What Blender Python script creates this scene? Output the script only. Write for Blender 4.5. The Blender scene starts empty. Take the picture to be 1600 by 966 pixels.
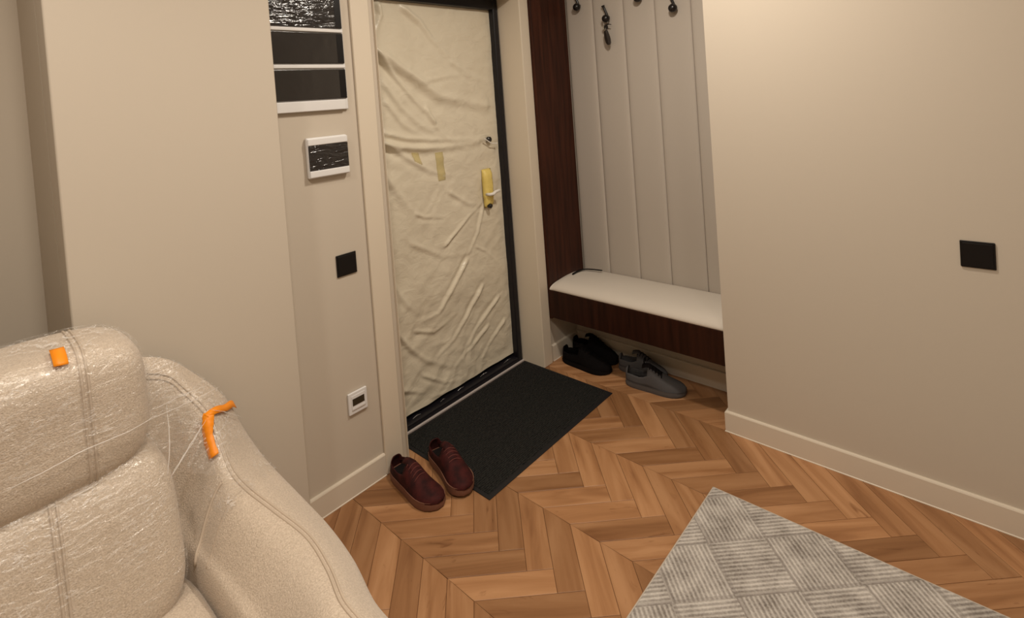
import bpy, math, random
import numpy as np
from mathutils import Vector, Matrix, noise

S = bpy.context.scene
COL = S.collection
PI = math.pi
random.seed(7)

# ------------------------------------------------------------------ camera (solved from the photo's straight lines)
F, CX, CY = 832.46, 758.03, 176.77                       # focal length and principal point in pixels of the 1600x966 frame
CAM = Vector((-2.3504, -1.9080, 1.55))
YAW, PITCH, ROLL = 0.76375, 0.025251, -0.073646
FW = Vector((math.cos(YAW)*math.cos(PITCH), math.sin(YAW)*math.cos(PITCH), -math.sin(PITCH)))
_r = Vector((math.sin(YAW), -math.cos(YAW), 0)); _u = _r.cross(FW)
RT = math.cos(ROLL)*_r + math.sin(ROLL)*_u
UP = math.cos(ROLL)*_u - math.sin(ROLL)*_r
cam_d = bpy.data.cameras.new('camera'); cam = bpy.data.objects.new('camera', cam_d); COL.objects.link(cam)
cam_d.sensor_fit = 'HORIZONTAL'; cam_d.sensor_width = 36.0; cam_d.lens = F/1600*36
cam_d.shift_x = (800-CX)/1600; cam_d.shift_y = (CY-483)/1600
cam_d.clip_start = 0.05
M = Matrix((RT, UP, -FW)).transposed().to_4x4(); M.translation = CAM
cam.matrix_world = M
S.camera = cam

def hit(u, v, axis, val):
    """point where the ray through pixel (u, v) meets the plane coordinate[axis] = val"""
    d = FW + (u-CX)/F*RT - (v-CY)/F*UP
    return CAM + d*((val-CAM[axis])/d[axis])
def project(p):
    d = Vector(p)-CAM; w = d.dot(FW)
    if w < .05: return None
    return CX+F*d.dot(RT)/w, CY-F*d.dot(UP)/w

# ------------------------------------------------------------------ world, lights, exposure
W = bpy.data.worlds.new('world'); S.world = W; W.use_nodes = True
W.node_tree.nodes['Background'].inputs[0].default_value = (1, .9, .78, 1)
W.node_tree.nodes['Background'].inputs[1].default_value = 0.02
S.view_settings.view_transform = 'Standard'; S.view_settings.look = 'None'
S.view_settings.exposure = 0.0; S.view_settings.gamma = 1.0
S.view_settings.use_curve_mapping = False
def ceiling_light(x, y, power, size, col=(1, .90, .775), z=2.58):
    d = bpy.data.lights.new('ceiling_lamp', 'AREA'); d.shape = 'DISK'; d.size = size
    d.energy = power; d.color = col
    o = bpy.data.objects.new('ceiling_lamp', d); o.location = (x, y, z); COL.objects.link(o)
ceiling_light(-0.75, -1.15, 23, .16)
ceiling_light(-2.10, -1.40, 18, .20)
ceiling_light(-2.60, -.85, 10, .16)  # invented lamp, no such fixture known; lifts the dark alcove beside the pier
ceiling_light(-2.2, -2.9, 11, .30)

# ------------------------------------------------------------------ materials
def mat(name, col, rough=.6, spec=.4, metal=0., coat=0.):
    m = bpy.data.materials.new(name); m.use_nodes = True
    b = m.node_tree.nodes['Principled BSDF']
    b.inputs['Base Color'].default_value = (*col, 1); b.inputs['Roughness'].default_value = rough
    b.inputs['Specular IOR Level'].default_value = spec; b.inputs['Metallic'].default_value = metal
    b.inputs['Coat Weight'].default_value = coat
    return m
def nd(m, t, **k):
    n = m.node_tree.nodes.new(t)
    for a, v in k.items():
        if a in n.inputs.keys(): n.inputs[a].default_value = v
        else: setattr(n, a, v)
    return n
def ln(m, a, ao, b, bi): m.node_tree.links.new(a.outputs[ao], b.inputs[bi])
def bsdf(m): return m.node_tree.nodes['Principled BSDF']
def varied(m, c1, c2, scale=8, detail=4, coord='Object', sc3=(1, 1, 1), lo=.35, hi=.65):
    tc = nd(m, 'ShaderNodeTexCoord'); mp = nd(m, 'ShaderNodeMapping'); mp.inputs['Scale'].default_value = sc3
    ln(m, tc, coord, mp, 'Vector')
    n = nd(m, 'ShaderNodeTexNoise', Scale=scale, Detail=detail); ln(m, mp, 'Vector', n, 'Vector')
    r = nd(m, 'ShaderNodeValToRGB'); r.color_ramp.elements[0].position = lo; r.color_ramp.elements[1].position = hi
    r.color_ramp.elements[0].color = (*c1, 1); r.color_ramp.elements[1].color = (*c2, 1)
    ln(m, n, 'Fac', r, 'Fac'); ln(m, r, 'Color', bsdf(m), 'Base Color')
    return mp, n
def bump(m, scale=200, strength=.2, dist=.002, detail=2, coord='Object', sc3=(1, 1, 1), kind='noise', distortion=0.):
    tc = nd(m, 'ShaderNodeTexCoord'); mp = nd(m, 'ShaderNodeMapping'); mp.inputs['Scale'].default_value = sc3
    ln(m, tc, coord, mp, 'Vector')
    if kind == 'noise': n = nd(m, 'ShaderNodeTexNoise', Scale=scale, Detail=detail, Distortion=distortion); out = 'Fac'
    else: n = nd(m, 'ShaderNodeTexVoronoi', Scale=scale); out = 'Distance'
    ln(m, mp, 'Vector', n, 'Vector')
    b = nd(m, 'ShaderNodeBump', Strength=strength, Distance=dist)
    ln(m, n, out, b, 'Height')
    old = bsdf(m).inputs['Normal']
    if old.is_linked: m.node_tree.links.new(old.links[0].from_socket, b.inputs['Normal'])
    ln(m, b, 'Normal', bsdf(m), 'Normal')
    return n

WALL = mat('greige_wall_paint', (.55, .485, .40), .75, .25); bump(WALL, 350, .08, .001)
CEIL = mat('ceiling_paint', (.80, .77, .72), .8, .2)
TRIM = mat('cream_trim', (.66, .58, .465), .42, .4)
SKIRT = mat('cream_skirting', (.66, .585, .48), .45, .4)
BLACKFRAME = mat('black_door_metal', (.009, .008, .011), .38, .35)
WHITEPL = mat('white_plastic', (.72, .71, .70), .35, .45)
BLACKPL = mat('black_plastic_plate', (.006, .005, .005), .35, .3)
STRIP = mat('pale_threshold_metal', (.55, .50, .48), .35, .5, .2)
RUBBER = mat('black_rubber', (.012, .011, .012), .6, .3)
HOOK = mat('black_hook_metal', (.008, .006, .006), .3, .5)
KEYM = mat('key_metal', (.55, .53, .5), .3, .5, 1.)
FOB = mat('dark_leather_fob', (.02, .013, .01), .5, .4)
ORANGE = mat('orange_tape', (.90, .28, .008), .45, .4)
YELLOW = mat('yellow_tape', (.74, .58, .17), .45, .4); bump(YELLOW, 60, .6, .004)
YELLOWP = mat('yellow_patch_under_film', (.72, .60, .22), .5, .3); bsdf(YELLOWP).inputs['Alpha'].default_value = .28
WHITETAPE = mat('white_tape', (.75, .72, .66), .5, .3)
LEG = mat('dark_sofa_leg', (.03, .02, .015), .5, .4)
SCREEN = mat('dark_display', (.03, .025, .015), .25, .5)

FILMDOOR = mat('cream_protective_film', (.70, .635, .50), .33, .5)
bump(FILMDOOR, 12, .30, .012, 4, sc3=(1, 1, 1.8), distortion=1.2); bump(FILMDOOR, 60, .12, .003, 2)

WOOD = mat('dark_walnut_veneer', (.05, .018, .009), .45, .22)
varied(WOOD, (.022, .006, .003), (.062, .017, .008), 3.0, 6, sc3=(14, 14, .9), lo=.3, hi=.7)
WOODH = mat('dark_walnut_apron', (.045, .016, .008), .45, .22)
varied(WOODH, (.014, .004, .002), (.034, .010, .005), 3.0, 6, sc3=(14, 14, 1.2), lo=.3, hi=.7)

PAD = mat('beige_upholstery', (.475, .425, .37), .85, .15); bump(PAD, 600, .15, .0008)
SEATPAD = mat('pale_seat_upholstery', (.60, .545, .475), .85, .15); bump(SEATPAD, 600, .15, .0008)

FABRIC = mat('cream_boucle', (.62, .52, .41), .95, .1)
varied(FABRIC, (.46, .375, .29), (.655, .55, .44), 260, 3, lo=.3, hi=.7)
bump(FABRIC, 320, .55, .004, 2); bsdf(FABRIC).inputs['Sheen Weight'].default_value = .25
SEAM = mat('sofa_seam_thread', (.50, .41, .32), .9, .1)
SHADOWGAP = mat('sofa_lining', (.18, .13, .10), .95, .1)

# clear stretch film: mostly see-through with crisp wrinkled highlights
CLING = bpy.data.materials.new('clear_stretch_film'); CLING.use_nodes = True
_n = CLING.node_tree.nodes; _n.remove(_n['Principled BSDF'])
_tr = nd(CLING, 'ShaderNodeBsdfTransparent'); _tr.inputs[0].default_value = (1, 1, 1, 1)
_gl = nd(CLING, 'ShaderNodeBsdfGlossy', Roughness=.20); _gl.inputs['Color'].default_value = (1, .98, .95, 1)
_mx = nd(CLING, 'ShaderNodeMixShader'); _fr = nd(CLING, 'ShaderNodeFresnel', IOR=1.5)
_tc = nd(CLING, 'ShaderNodeTexCoord'); _mp = nd(CLING, 'ShaderNodeMapping'); _mp.inputs['Rotation'].default_value = (0, .5, .3); _mp.inputs['Scale'].default_value = (1, 1, 2.6)
_no = nd(CLING, 'ShaderNodeTexNoise', Scale=22, Detail=6, Distortion=1.6); _bp = nd(CLING, 'ShaderNodeBump', Strength=.6, Distance=.014)
_mt = nd(CLING, 'ShaderNodeMath', operation='MULTIPLY'); _mt.inputs[1].default_value = .7
ln(CLING, _tc, 'Object', _mp, 'Vector'); ln(CLING, _mp, 'Vector', _no, 'Vector'); ln(CLING, _no, 'Fac', _bp, 'Height')
ln(CLING, _bp, 'Normal', _gl, 'Normal'); ln(CLING, _bp, 'Normal', _fr, 'Normal'); ln(CLING, _fr, 'Fac', _mt, 0)
_df = nd(CLING, 'ShaderNodeBsdfDiffuse'); _df.inputs['Color'].default_value = (.95, .93, .90, 1)
_m2 = nd(CLING, 'ShaderNodeMixShader'); _m2.inputs['Fac'].default_value = .04
ln(CLING, _tr, 'BSDF', _m2, 1); ln(CLING, _df, 'BSDF', _m2, 2)
_mx.inputs['Fac'].default_value = .075
# milky film folds as thin ridged streaks, whose white also paints in highlights
def _streak(rot, sc, scale, w):
    mp = nd(CLING, 'ShaderNodeMapping'); mp.inputs['Rotation'].default_value = rot; mp.inputs['Scale'].default_value = sc
    ln(CLING, _tc, 'Object', mp, 'Vector'); n = nd(CLING, 'ShaderNodeTexNoise', Scale=scale, Detail=3, Distortion=1.0); ln(CLING, mp, 'Vector', n, 'Vector')
    a = nd(CLING, 'ShaderNodeMath', operation='SUBTRACT'); a.inputs[1].default_value = .5; ln(CLING, n, 'Fac', a, 0)
    b = nd(CLING, 'ShaderNodeMath', operation='ABSOLUTE'); ln(CLING, a, 'Value', b, 0)
    c = nd(CLING, 'ShaderNodeMapRange'); c.inputs['From Min'].default_value = 0; c.inputs['From Max'].default_value = w; c.inputs['To Min'].default_value = 1; c.inputs['To Max'].default_value = 0
    ln(CLING, b, 'Value', c, 'Value'); return c
_s1 = _streak((0, -.45, 0), (.7, 1, 4), 13, .016); _s2 = _streak((0, .9, 0), (.8, 1, 3), 17, .012)
_br = nd(CLING, 'ShaderNodeTexNoise', Scale=9, Detail=2); ln(CLING, _tc, 'Object', _br, 'Vector')
_bm = nd(CLING, 'ShaderNodeMapRange'); _bm.inputs['From Min'].default_value = .42; _bm.inputs['From Max'].default_value = .62; ln(CLING, _br, 'Fac', _bm, 'Value')
_sm = nd(CLING, 'ShaderNodeMath', operation='MAXIMUM'); ln(CLING, _s1, 'Result', _sm, 0); ln(CLING, _s2, 'Result', _sm, 1)
_sx = nd(CLING, 'ShaderNodeMath', operation='MULTIPLY'); ln(CLING, _sm, 'Value', _sx, 0); ln(CLING, _bm, 'Result', _sx, 1)
_sy = nd(CLING, 'ShaderNodeMath', operation='MULTIPLY_ADD'); _sy.inputs[1].default_value = .50; _sy.inputs[2].default_value = .03; ln(CLING, _sx, 'Value', _sy, 0)
ln(CLING, _sy, 'Value', _m2, 'Fac')
ln(CLING, _m2, 'Shader', _mx, 1); ln(CLING, _gl, 'BSDF', _mx, 2)
ln(CLING, _mx, 'Shader', _n['Material Output'], 'Surface')

# black covers of the fuse boxes under crinkled clear film
WRAP = mat('black_cover_in_film', (.020, .018, .018), .14, .7)
bump(WRAP, 22, .8, .010, 3, sc3=(.6, 1, 2.2), distortion=1.0)
WRAP2 = mat('black_cover_in_smooth_film', (.026, .023, .021), .18, .6)
bump(WRAP2, 9, .28, .010, 2, distortion=.4)

# oak planks: grain runs along the plank's own length (UV is in metres)
PLANK = mat('oak_laminate', (.5, .25, .1), .42, .35)
def plank_material(m):
    uv = nd(m, 'ShaderNodeUVMap'); oi = nd(m, 'ShaderNodeObjectInfo'); ge = nd(m, 'ShaderNodeNewGeometry')
    ad = nd(m, 'ShaderNodeMath', operation='ADD'); ln(m, oi, 'Random', ad, 0); ln(m, ge, 'Random Per Island', ad, 1)
    fr = nd(m, 'ShaderNodeMath', operation='FRACT'); ln(m, ad, 'Value', fr, 0)
    mu = nd(m, 'ShaderNodeMath', operation='MULTIPLY'); mu.inputs[1].default_value = 37.0; ln(m, fr, 'Value', mu, 0)
    cx = nd(m, 'ShaderNodeCombineXYZ'); ln(m, mu, 'Value', cx, 'X'); ln(m, mu, 'Value', cx, 'Y'); ln(m, mu, 'Value', cx, 'Z')
    va = nd(m, 'ShaderNodeVectorMath', operation='ADD'); ln(m, uv, 'UV', va, 0); ln(m, cx, 'Vector', va, 1)
    mp = nd(m, 'ShaderNodeMapping'); mp.inputs['Scale'].default_value = (1.8, 17, 3); ln(m, va, 'Vector', mp, 'Vector')
    n1 = nd(m, 'ShaderNodeTexNoise', Scale=1.0, Detail=6, Distortion=.9); ln(m, mp, 'Vector', n1, 'Vector')
    r1 = nd(m, 'ShaderNodeValToRGB'); e = r1.color_ramp.elements
    e[0].position = .28; e[0].color = (.24, .108, .044, 1); e[1].position = .68; e[1].color = (.45, .242, .118, 1)
    k = r1.color_ramp.elements.new(.47); k.color = (.355, .176, .078, 1)
    ln(m, n1, 'Fac', r1, 'Fac')
    # plank to plank tone
    r2 = nd(m, 'ShaderNodeValToRGB'); e = r2.color_ramp.elements
    e[0].position = 0.; e[0].color = (.66, .62, .57, 1); e[1].position = 1.; e[1].color = (1.17, 1.17, 1.17, 1)
    ln(m, fr, 'Value', r2, 'Fac')
    mx = nd(m, 'ShaderNodeMix', data_type='RGBA', blend_type='MULTIPLY'); mx.inputs['Factor'].default_value = 1
    m.node_tree.links.new(r1.outputs['Color'], mx.inputs[6]); m.node_tree.links.new(r2.outputs['Color'], mx.inputs[7])
    # dark streaks and knots
    mp2 = nd(m, 'ShaderNodeMapping'); mp2.inputs['Scale'].default_value = (5, 22, 3); ln(m, va, 'Vector', mp2, 'Vector')
    n2 = nd(m, 'ShaderNodeTexNoise', Scale=1.3, Detail=3, Distortion=1.6); ln(m, mp2, 'Vector', n2, 'Vector')
    r3 = nd(m, 'ShaderNodeValToRGB'); e = r3.color_ramp.elements
    e[0].position = .66; e[0].color = (1, 1, 1, 1); e[1].position = .78; e[1].color = (.62, .54, .47, 1)
    ln(m, n2, 'Fac', r3, 'Fac')
    mx2 = nd(m, 'ShaderNodeMix', data_type='RGBA', blend_type='MULTIPLY'); mx2.inputs['Factor'].default_value = 1
    m.node_tree.links.new(mx.outputs[2], mx2.inputs[6]); m.node_tree.links.new(r3.outputs['Color'], mx2.inputs[7])
    m.node_tree.links.new(mx2.outputs[2], bsdf(m).inputs['Base Color'])
    b = nd(m, 'ShaderNodeBump', Strength=.12, Distance=.001); ln(m, n1, 'Fac', b, 'Height'); ln(m, b, 'Normal', bsdf(m), 'Normal')
plank_material(PLANK)
JOINT = mat('dark_floor_joint', (.10, .045, .018), .7, .2)

# ------------------------------------------------------------------ mesh helpers
def mesh(name, V, Fc, m, parent=None, smooth=False, bevel=0., seg=2, uv=None):
    me = bpy.data.meshes.new(name); me.from_pydata([tuple(v) for v in V], [], [tuple(f) for f in Fc]); me.update()
    o = bpy.data.objects.new(name, me); COL.objects.link(o)
    if m: me.materials.append(m)
    if smooth: me.shade_smooth()
    if bevel:
        b = o.modifiers.new('bevel', 'BEVEL'); b.width = bevel; b.segments = seg; b.limit_method = 'ANGLE'; b.angle_limit = math.radians(40)
        if seg > 1: me.shade_smooth(); o.modifiers.new('wn', 'WEIGHTED_NORMAL')
    if parent is not None:
        o.parent = parent
        if not parent.get('_local'):
            o.matrix_parent_inverse = Matrix.Translation(parent.location).inverted()
    return o
class MB:
    def __init__(s): s.v = []; s.f = []
    def add(s, V, Fc):
        k = len(s.v); s.v += [tuple(v) for v in V]; s.f += [tuple(i+k for i in f) for f in Fc]; return s
    def box(s, x0, x1, y0, y1, z0, z1):
        x0, x1 = sorted((x0, x1)); y0, y1 = sorted((y0, y1)); z0, z1 = sorted((z0, z1))
        return s.add([(x0, y0, z0), (x1, y0, z0), (x1, y1, z0), (x0, y1, z0), (x0, y0, z1), (x1, y0, z1), (x1, y1, z1), (x0, y1, z1)],
              [(0, 3, 2, 1), (4, 5, 6, 7), (0, 1, 5, 4), (1, 2, 6, 5), (2, 3, 7, 6), (3, 0, 4, 7)])
    def tube(s, pts, r, n=8, closed=False):
        pts = [Vector(p) for p in pts]; V = []; Fc = []
        N = len(pts); rr = r if isinstance(r, (list, tuple)) else [r]*N
        a = None
        for i, p in enumerate(pts):
            if closed: t = pts[(i+1) % N]-pts[i-1]
            else: t = pts[min(i+1, N-1)]-pts[max(i-1, 0)]
            t.normalize()
            if a is None:
                a = t.orthogonal().normalized()
            else:
                a = (a-t*a.dot(t)); a = a.normalized() if a.length > 1e-6 else t.orthogonal().normalized()
            b = t.cross(a)
            V += [p+rr[i]*(math.cos(2*PI*k/n)*a+math.sin(2*PI*k/n)*b) for k in range(n)]
        for i in range(N if closed else N-1):
            j = (i+1) % N
            for k in range(n): Fc.append((i*n+k, i*n+(k+1) % n, j*n+(k+1) % n, j*n+k))
        if not closed: Fc.append(tuple(range(n))[::-1]); Fc.append(tuple((N-1)*n+k for k in range(n)))
        return s.add(V, Fc)
    def lathe(s, prof, o=(0, 0, 0), ax=(0, 0, 1), n=24):
        ax = Vector(ax).normalized(); a = ax.orthogonal().normalized(); b = ax.cross(a); o = Vector(o); V = []; Fc = []
        for r, h in prof: V += [o+ax*h+r*(math.cos(2*PI*k/n)*a+math.sin(2*PI*k/n)*b) for k in range(n)]
        for i in range(len(prof)-1):
            for k in range(n): Fc.append((i*n+k, i*n+(k+1) % n, (i+1)*n+(k+1) % n, (i+1)*n+k))
        Fc.append(tuple(range(n))[::-1]); Fc.append(tuple((len(prof)-1)*n+k for k in range(n)))
        return s.add(V, Fc)
    def build(s, name, m, parent=None, smooth=False, bevel=0., seg=2): return mesh(name, s.v, s.f, m, parent, smooth, bevel, seg)
def grid_faces(nu, nv, cu=False, cv=False):
    out = []
    for i in range(nu if cu else nu-1):
        for j in range(nv if cv else nv-1):
            i2, j2 = (i+1) % nu, (j+1) % nv
            out.append((i*nv+j, i2*nv+j, i2*nv+j2, i*nv+j2))
    return out
def empty(name, loc, label, cat, group=None, rz=0., local=False):
    o = bpy.data.objects.new(name, None); COL.objects.link(o); o.location = loc; o.rotation_euler = (0, 0, rz)
    o.empty_display_size = .05
    o['label'] = label; o['category'] = cat
    if group: o['group'] = group
    if local: o['_local'] = 1
    return o
def tag(o, label, cat, group=None):
    o['label'] = label; o['category'] = cat
    if group: o['group'] = group
    return o
def struct(o, label=None):
    o['kind'] = 'structure'
    if label: o['label'] = label
    return o
def crom(pts, n, closed=False):
    """Catmull-Rom samples through points (any dimension)"""
    P = [np.array(p, float) for p in pts]; N = len(P); out = []
    segs = N if closed else N-1
    for q in range(n):
        t = q/n*segs if closed else q/(n-1)*segs
        i = min(int(t), segs-1); f = t-i
        g = (lambda k: P[k % N]) if closed else (lambda k: P[max(0, min(N-1, k))])
        a, b, c, d = g(i-1), g(i), g(i+1), g(i+2)
        out.append(.5*((2*b)+(c-a)*f+(2*a-5*b+4*c-d)*f*f+(3*b-a-3*c+d)*f**3))
    return out

# ================================================================== SETTING
XW, YW, ZC = .012, .012, 2.6            # face of the right wall, face of the door wall, ceiling height
XMIN, YMIN = -3.9, -3.6
XL, XR, YD = -1.0, -.026, .155           # door opening from XL to XR, front of the black frame at YD
YN = -1.003                              # niche runs from the door wall to YN
PIER = (-2.123, -1.509, -.11)            # pier: left edge, right edge, face
YA = .38                                 # back of the alcove to the left of the pier

floor = struct(MB().box(XMIN, .55, YMIN, .71, -.12, -.004).build('floor', JOINT))
# ---- herringbone planks (mitred on one side, butted on the other, as the photo shows)
PW = .0870; U = Vector((1, -1, 0))/2**.5; VV = Vector((1, 1, 0))/2**.5
M0 = Vector((-.854, -.6235, 0))
def plank_mesh(name, ld, wd):
    g = .0006; t = .004; Lg = 4*PW
    poly = [(g*1.6, 0+g), (Lg-g, g), (Lg-g, PW-g), (PW+g*1.6, PW-g)]
    ch = .0012
    cx_ = sum(p[0] for p in poly)/4; cy_ = sum(p[1] for p in poly)/4
    top = []
    for (x, y) in poly:
        top.append((x+(ch if x < cx_ else -ch), y+(ch if y < cy_ else -ch)))
    V = [ld*x+wd*y+Vector((0, 0, -t)) for x, y in poly]+[ld*x+wd*y+Vector((0, 0, -ch*.6)) for x, y in poly]+[ld*x+wd*y for x, y in top]
    UVs = [p for p in poly]+[p for p in poly]+top
    Fc = [(8, 9, 10, 11)]+[(i, (i+1) % 4, 4+(i+1) % 4, 4+i) for i in range(4)]+[(4+i, 4+(i+1) % 4, 8+(i+1) % 4, 8+i) for i in range(4)]
    if ld.cross(wd).z < 0: Fc = [f[::-1] for f in Fc]
    return V, Fc, UVs
def uv_layer(me, UVs):
    l = me.uv_layers.new(name='UVMap')
    for lp in me.loops: l.data[lp.index].uv = UVs[lp.vertex_index]
PK = {}
for key, ld, wd in (('a', U, -VV), ('b', -VV, U)):
    V, Fc, UVs = plank_mesh(key, ld, wd)
    me = bpy.data.meshes.new('plank'); me.from_pydata([tuple(v) for v in V], [], Fc); me.update(); me.materials.append(PLANK); uv_layer(me, UVs)
    PK[key] = (me, V, Fc, UVs)
cand = []
for j in range(-8, 6):
    for i in range(-40, 40):
        m0 = M0 + j*(3*PW*U+4*PW*VV) + i*(PW*U-PW*VV)
        for key in 'ab':
            c = m0 + sum((Vector(v) for v in PK[key][1][8:]), Vector())/4
            if not (XMIN+.1 < c.x < .38 and YMIN+.1 < c.y < (.20 if c.x > PIER[0] else .58)): continue
            vis = False; dist = (c-CAM).length
            for v in PK[key][1][8:]:
                q = project(m0+v)
                if q and -20 < q[0] < 1620 and 480 < q[1] < 990 and (m0+v).x < .36 and (m0+v).y < .16: vis = True
            if c.x < -1.85 and c.y > -.95: vis = False           # under the sofa
            cand.append((not vis, dist, key, m0))
cand.sort(key=lambda a: (a[0], a[1]))
rest = MB(); restuv = []
for n, (hid, dist, key, m0) in enumerate(cand):
    if not hid and n < 290:
        o = bpy.data.objects.new('plank', PK[key][0]); COL.objects.link(o); o.location = m0; o.parent = floor
    else:
        rest.add([m0+v for v in PK[key][1]], PK[key][2]); restuv += PK[key][3]
ro = rest.build('floor_planks', PLANK, floor); uv_layer(ro.data, restuv); ro['kind'] = 'stuff'

struct(MB().box(XMIN-.15, .6, YMIN-.15, .75, ZC, ZC+.1).build('ceiling', CEIL))
wl = MB()
wl.box(PIER[0], XL, YW, .72, 0, ZC).box(XMIN, PIER[0], YA, .72, 0, ZC).box(XL, XR, YW, .36, 2.135, ZC).box(XR, .6, YW, .36, 0, ZC)
struct(wl.build('wall_left', WALL))
struct(MB().box(PIER[0], PIER[1], PIER[2], YW-.001, 0, ZC).build('wall_pier', WALL, bevel=.006))
wr = MB().box(XW, .6, YMIN, YN, 0, ZC).box(.42, .6, YN, YW-.001, 0, ZC)
struct(wr.build('wall_right', WALL))
struct(MB().box(.328, .419, YN+.001, YW-.002, 0, .262).build('wall_niche', WALL))
struct(MB().box(XMIN-.15, .6, YMIN-.15, YMIN-.001, 0, ZC).build('wall_rear', WALL))
struct(MB().box(XMIN-.15, XMIN-.001, YMIN, .72, 0, ZC).build('wall_side', WALL))
# wall behind the door opening
struct(MB().box(XL-.1, XR+.1, .361, .40, 0, 2.3).build('wall_landing', WALL))

def skirting(name, pts, normals_left=True):
    """profile swept along a floor polyline; the profile grows to the left of the direction"""
    prof = [(0, 0), (.0145, 0), (.0145, .0025), (.012, .0045), (.012, .086), (.0095, .0905), (.004, .092), (0, .092)]
    P = [Vector((*p, 0)) for p in pts]; V = []
    n = len(prof)
    for i, p in enumerate(P):
        d0 = (P[i]-P[i-1]).normalized() if i > 0 else (P[1]-P[0]).normalized()
        d1 = (P[i+1]-P[i]).normalized() if i < len(P)-1 else d0
        n0 = Vector((-d0.y, d0.x, 0)); n1 = Vector((-d1.y, d1.x, 0))
        m = (n0+n1); m = m/max(1e-6, m.dot(n0))
        V += [p+m*a+Vector((0, 0, b)) for a, b in prof]
    Fc = []
    for i in range(len(P)-1):
        for k in range(n): Fc.append((i*n+k, (i+1)*n+k, (i+1)*n+(k+1) % n, i*n+(k+1) % n))
    Fc += [tuple(range(n)), tuple((len(P)-1)*n+k for k in range(n))[::-1]]
    return struct(mesh(name, V, Fc, SKIRT))
skirting('baseboard_left', [(-1.1175, YW), (PIER[1], YW)])
skirting('baseboard_pier', [(PIER[1], YW-.013), (PIER[1], PIER[2]), (PIER[0], PIER[2]), (PIER[0], YA)])
skirting('baseboard_side', [(PIER[0]-.013, YA), (XMIN, YA), (XMIN, YMIN), (XW-.013, YMIN)])
skirting('baseboard_right', [(XW, YMIN), (XW, YN), (.315, YN)])
skirting('baseboard_niche', [(.328, YN+.013), (.328, YW), (.066, YW)])

# architraves round the door opening
def rbox(name, b, m, bevel=.003, parent=None, seg=2): return MB().box(*b).build(name, m, parent, bevel=bevel, seg=seg)
struct(rbox('trim_1', (-1.117, -1.027, -.002, YW-.0005, 0, 2.2), TRIM, .004))
struct(rbox('trim_2', (XR, .050, -.006, YW-.0005, 0, 2.2), TRIM, .004))
struct(rbox('trim_3', (-1.027, XR, -.002, YW-.0005, 2.125, 2.2), TRIM, .004))
struct(rbox('trim_4', (XR-.003, XR-.0002, -.004, YD, 0, 2.125), TRIM, .001))      # lining of the reveal beside the bench
struct(rbox('trim_5', (XL+.0002, XL+.003, -.001, YD, 0, 2.125), TRIM, .001))
struct(rbox('trim_6', (XL+.004, XR-.004, YD-.013, YD-.002, 0, .012), STRIP, .003))  # pale strip in front of the threshold

# ================================================================== ENTRANCE DOOR
door = struct(bpy.data.objects.new('door_1', None)); COL.objects.link(door); door.location = (-.5, .2, 0)
door['label'] = 'entrance door in black metal frame wrapped in wrinkled cream film'
fr = MB()
fr.box(XL+.004, -.930, YD, .35, 0, 2.13).box(-.066, XR-.004, YD, .35, 0, 2.13)
rbox('door_jamb', (XL+.004, -.930, YD, .34, 0, 2.13), BLACKFRAME, .006, door)
rbox('door_jamb', (-.068, XR-.004, YD, .34, 0, 2.13), BLACKFRAME, .006, door)
rbox('door_head', (-.930, -.068, YD, .34, 2.062, 2.13), BLACKFRAME, .006, door)
rbox('threshold', (-.930, -.068, YD, .34, 0, .034), BLACKFRAME, .006, door)
rbox('door_leaf', (-.926, -.072, .212, .27, .040, 2.058), BLACKFRAME, .004, door)

# protective film: gathered folds read off the photo, mapped on the leaf's plane
YF = .203
folds = [  # polyline in photo pixels, height, half width (m)
 ([(580.7, 75.6), (613.8, 101.4), (649, 124), (684, 151), (715, 157), (757, 166)], .022, .026),
 ([(580.7, 76.6), (611.8, 116), (636.6, 147), (676, 190)], .013, .011),
 ([(626, 12), (653, 35), (672, 60), (697, 87)], .012, .016),
 ([(597, 130), (622, 166), (653, 195), (690, 214)], .008, .014),
 ([(600, 160), (628, 196), (660, 212)], .006, .012),
 ([(587, 4), (591, 25), (583, 56)], .016, .014),
 ([(592, 208), (632, 217), (694, 219), (754, 217)], .010, .014),
 ([(592, 221), (620, 230), (654, 232), (694, 230), (744, 222)], .016, .018),
 ([(592, 223), (630, 244), (669, 267), (700, 275)], .010, .014),
 ([(664, 170), (679, 198), (697, 217)], .008, .012),
 ([(647, 334), (659, 339), (699, 339)], .008, .012),
 ([(694, 384), (729, 339), (751, 317)], .014, .012),
 ([(754, 319), (744, 364), (721, 418)], .010, .012),
 ([(597, 272), (620, 304), (647, 336)], .009, .020),
 ([(742, 385), (757, 392), (775, 410)], .007, .012),
 ([(729, 405), (708, 443), (683, 489), (660, 500)], .015, .015),
 ([(751, 446), (729, 491), (708, 529), (683, 556)], .014, .014),
 ([(777, 462), (759, 489), (742, 513), (724, 551)], .013, .013),
 ([(786, 499), (767, 529), (751, 559)], .010, .012),
 ([(761, 508), (734, 542), (708, 572)], .010, .012),
 ([(616, 518), (640, 545), (667, 564), (700, 572)], .012, .018),
 ([(659, 586), (691, 596), (713, 594)], .008, .012),
 ([(611, 443), (632, 475), (651, 489)], .009, .018),
 ([(627, 610), (662, 612)], .008, .014),
 ([(648, 518), (678, 518), (708, 492)], .009, .014),
 ([(672, 620), (720, 606), (760, 580)], .006, .012),
 ([(700, 300), (730, 318), (752, 320)], .006, .012),
 ([(640, 380), (690, 400), (728, 396)], .007, .02),
 ([(700, 95), (735, 120), (760, 128)], .005, .016),
 ([(660, 128), (700, 118), (730, 117)], .004, .012),
]
NX, NZ = 130, 260
gx = np.linspace(-.934, -.060, NX); gz = np.linspace(.052, 2.062, NZ)
GX, GZ = np.meshgrid(gx, gz, indexing='ij')
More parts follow.
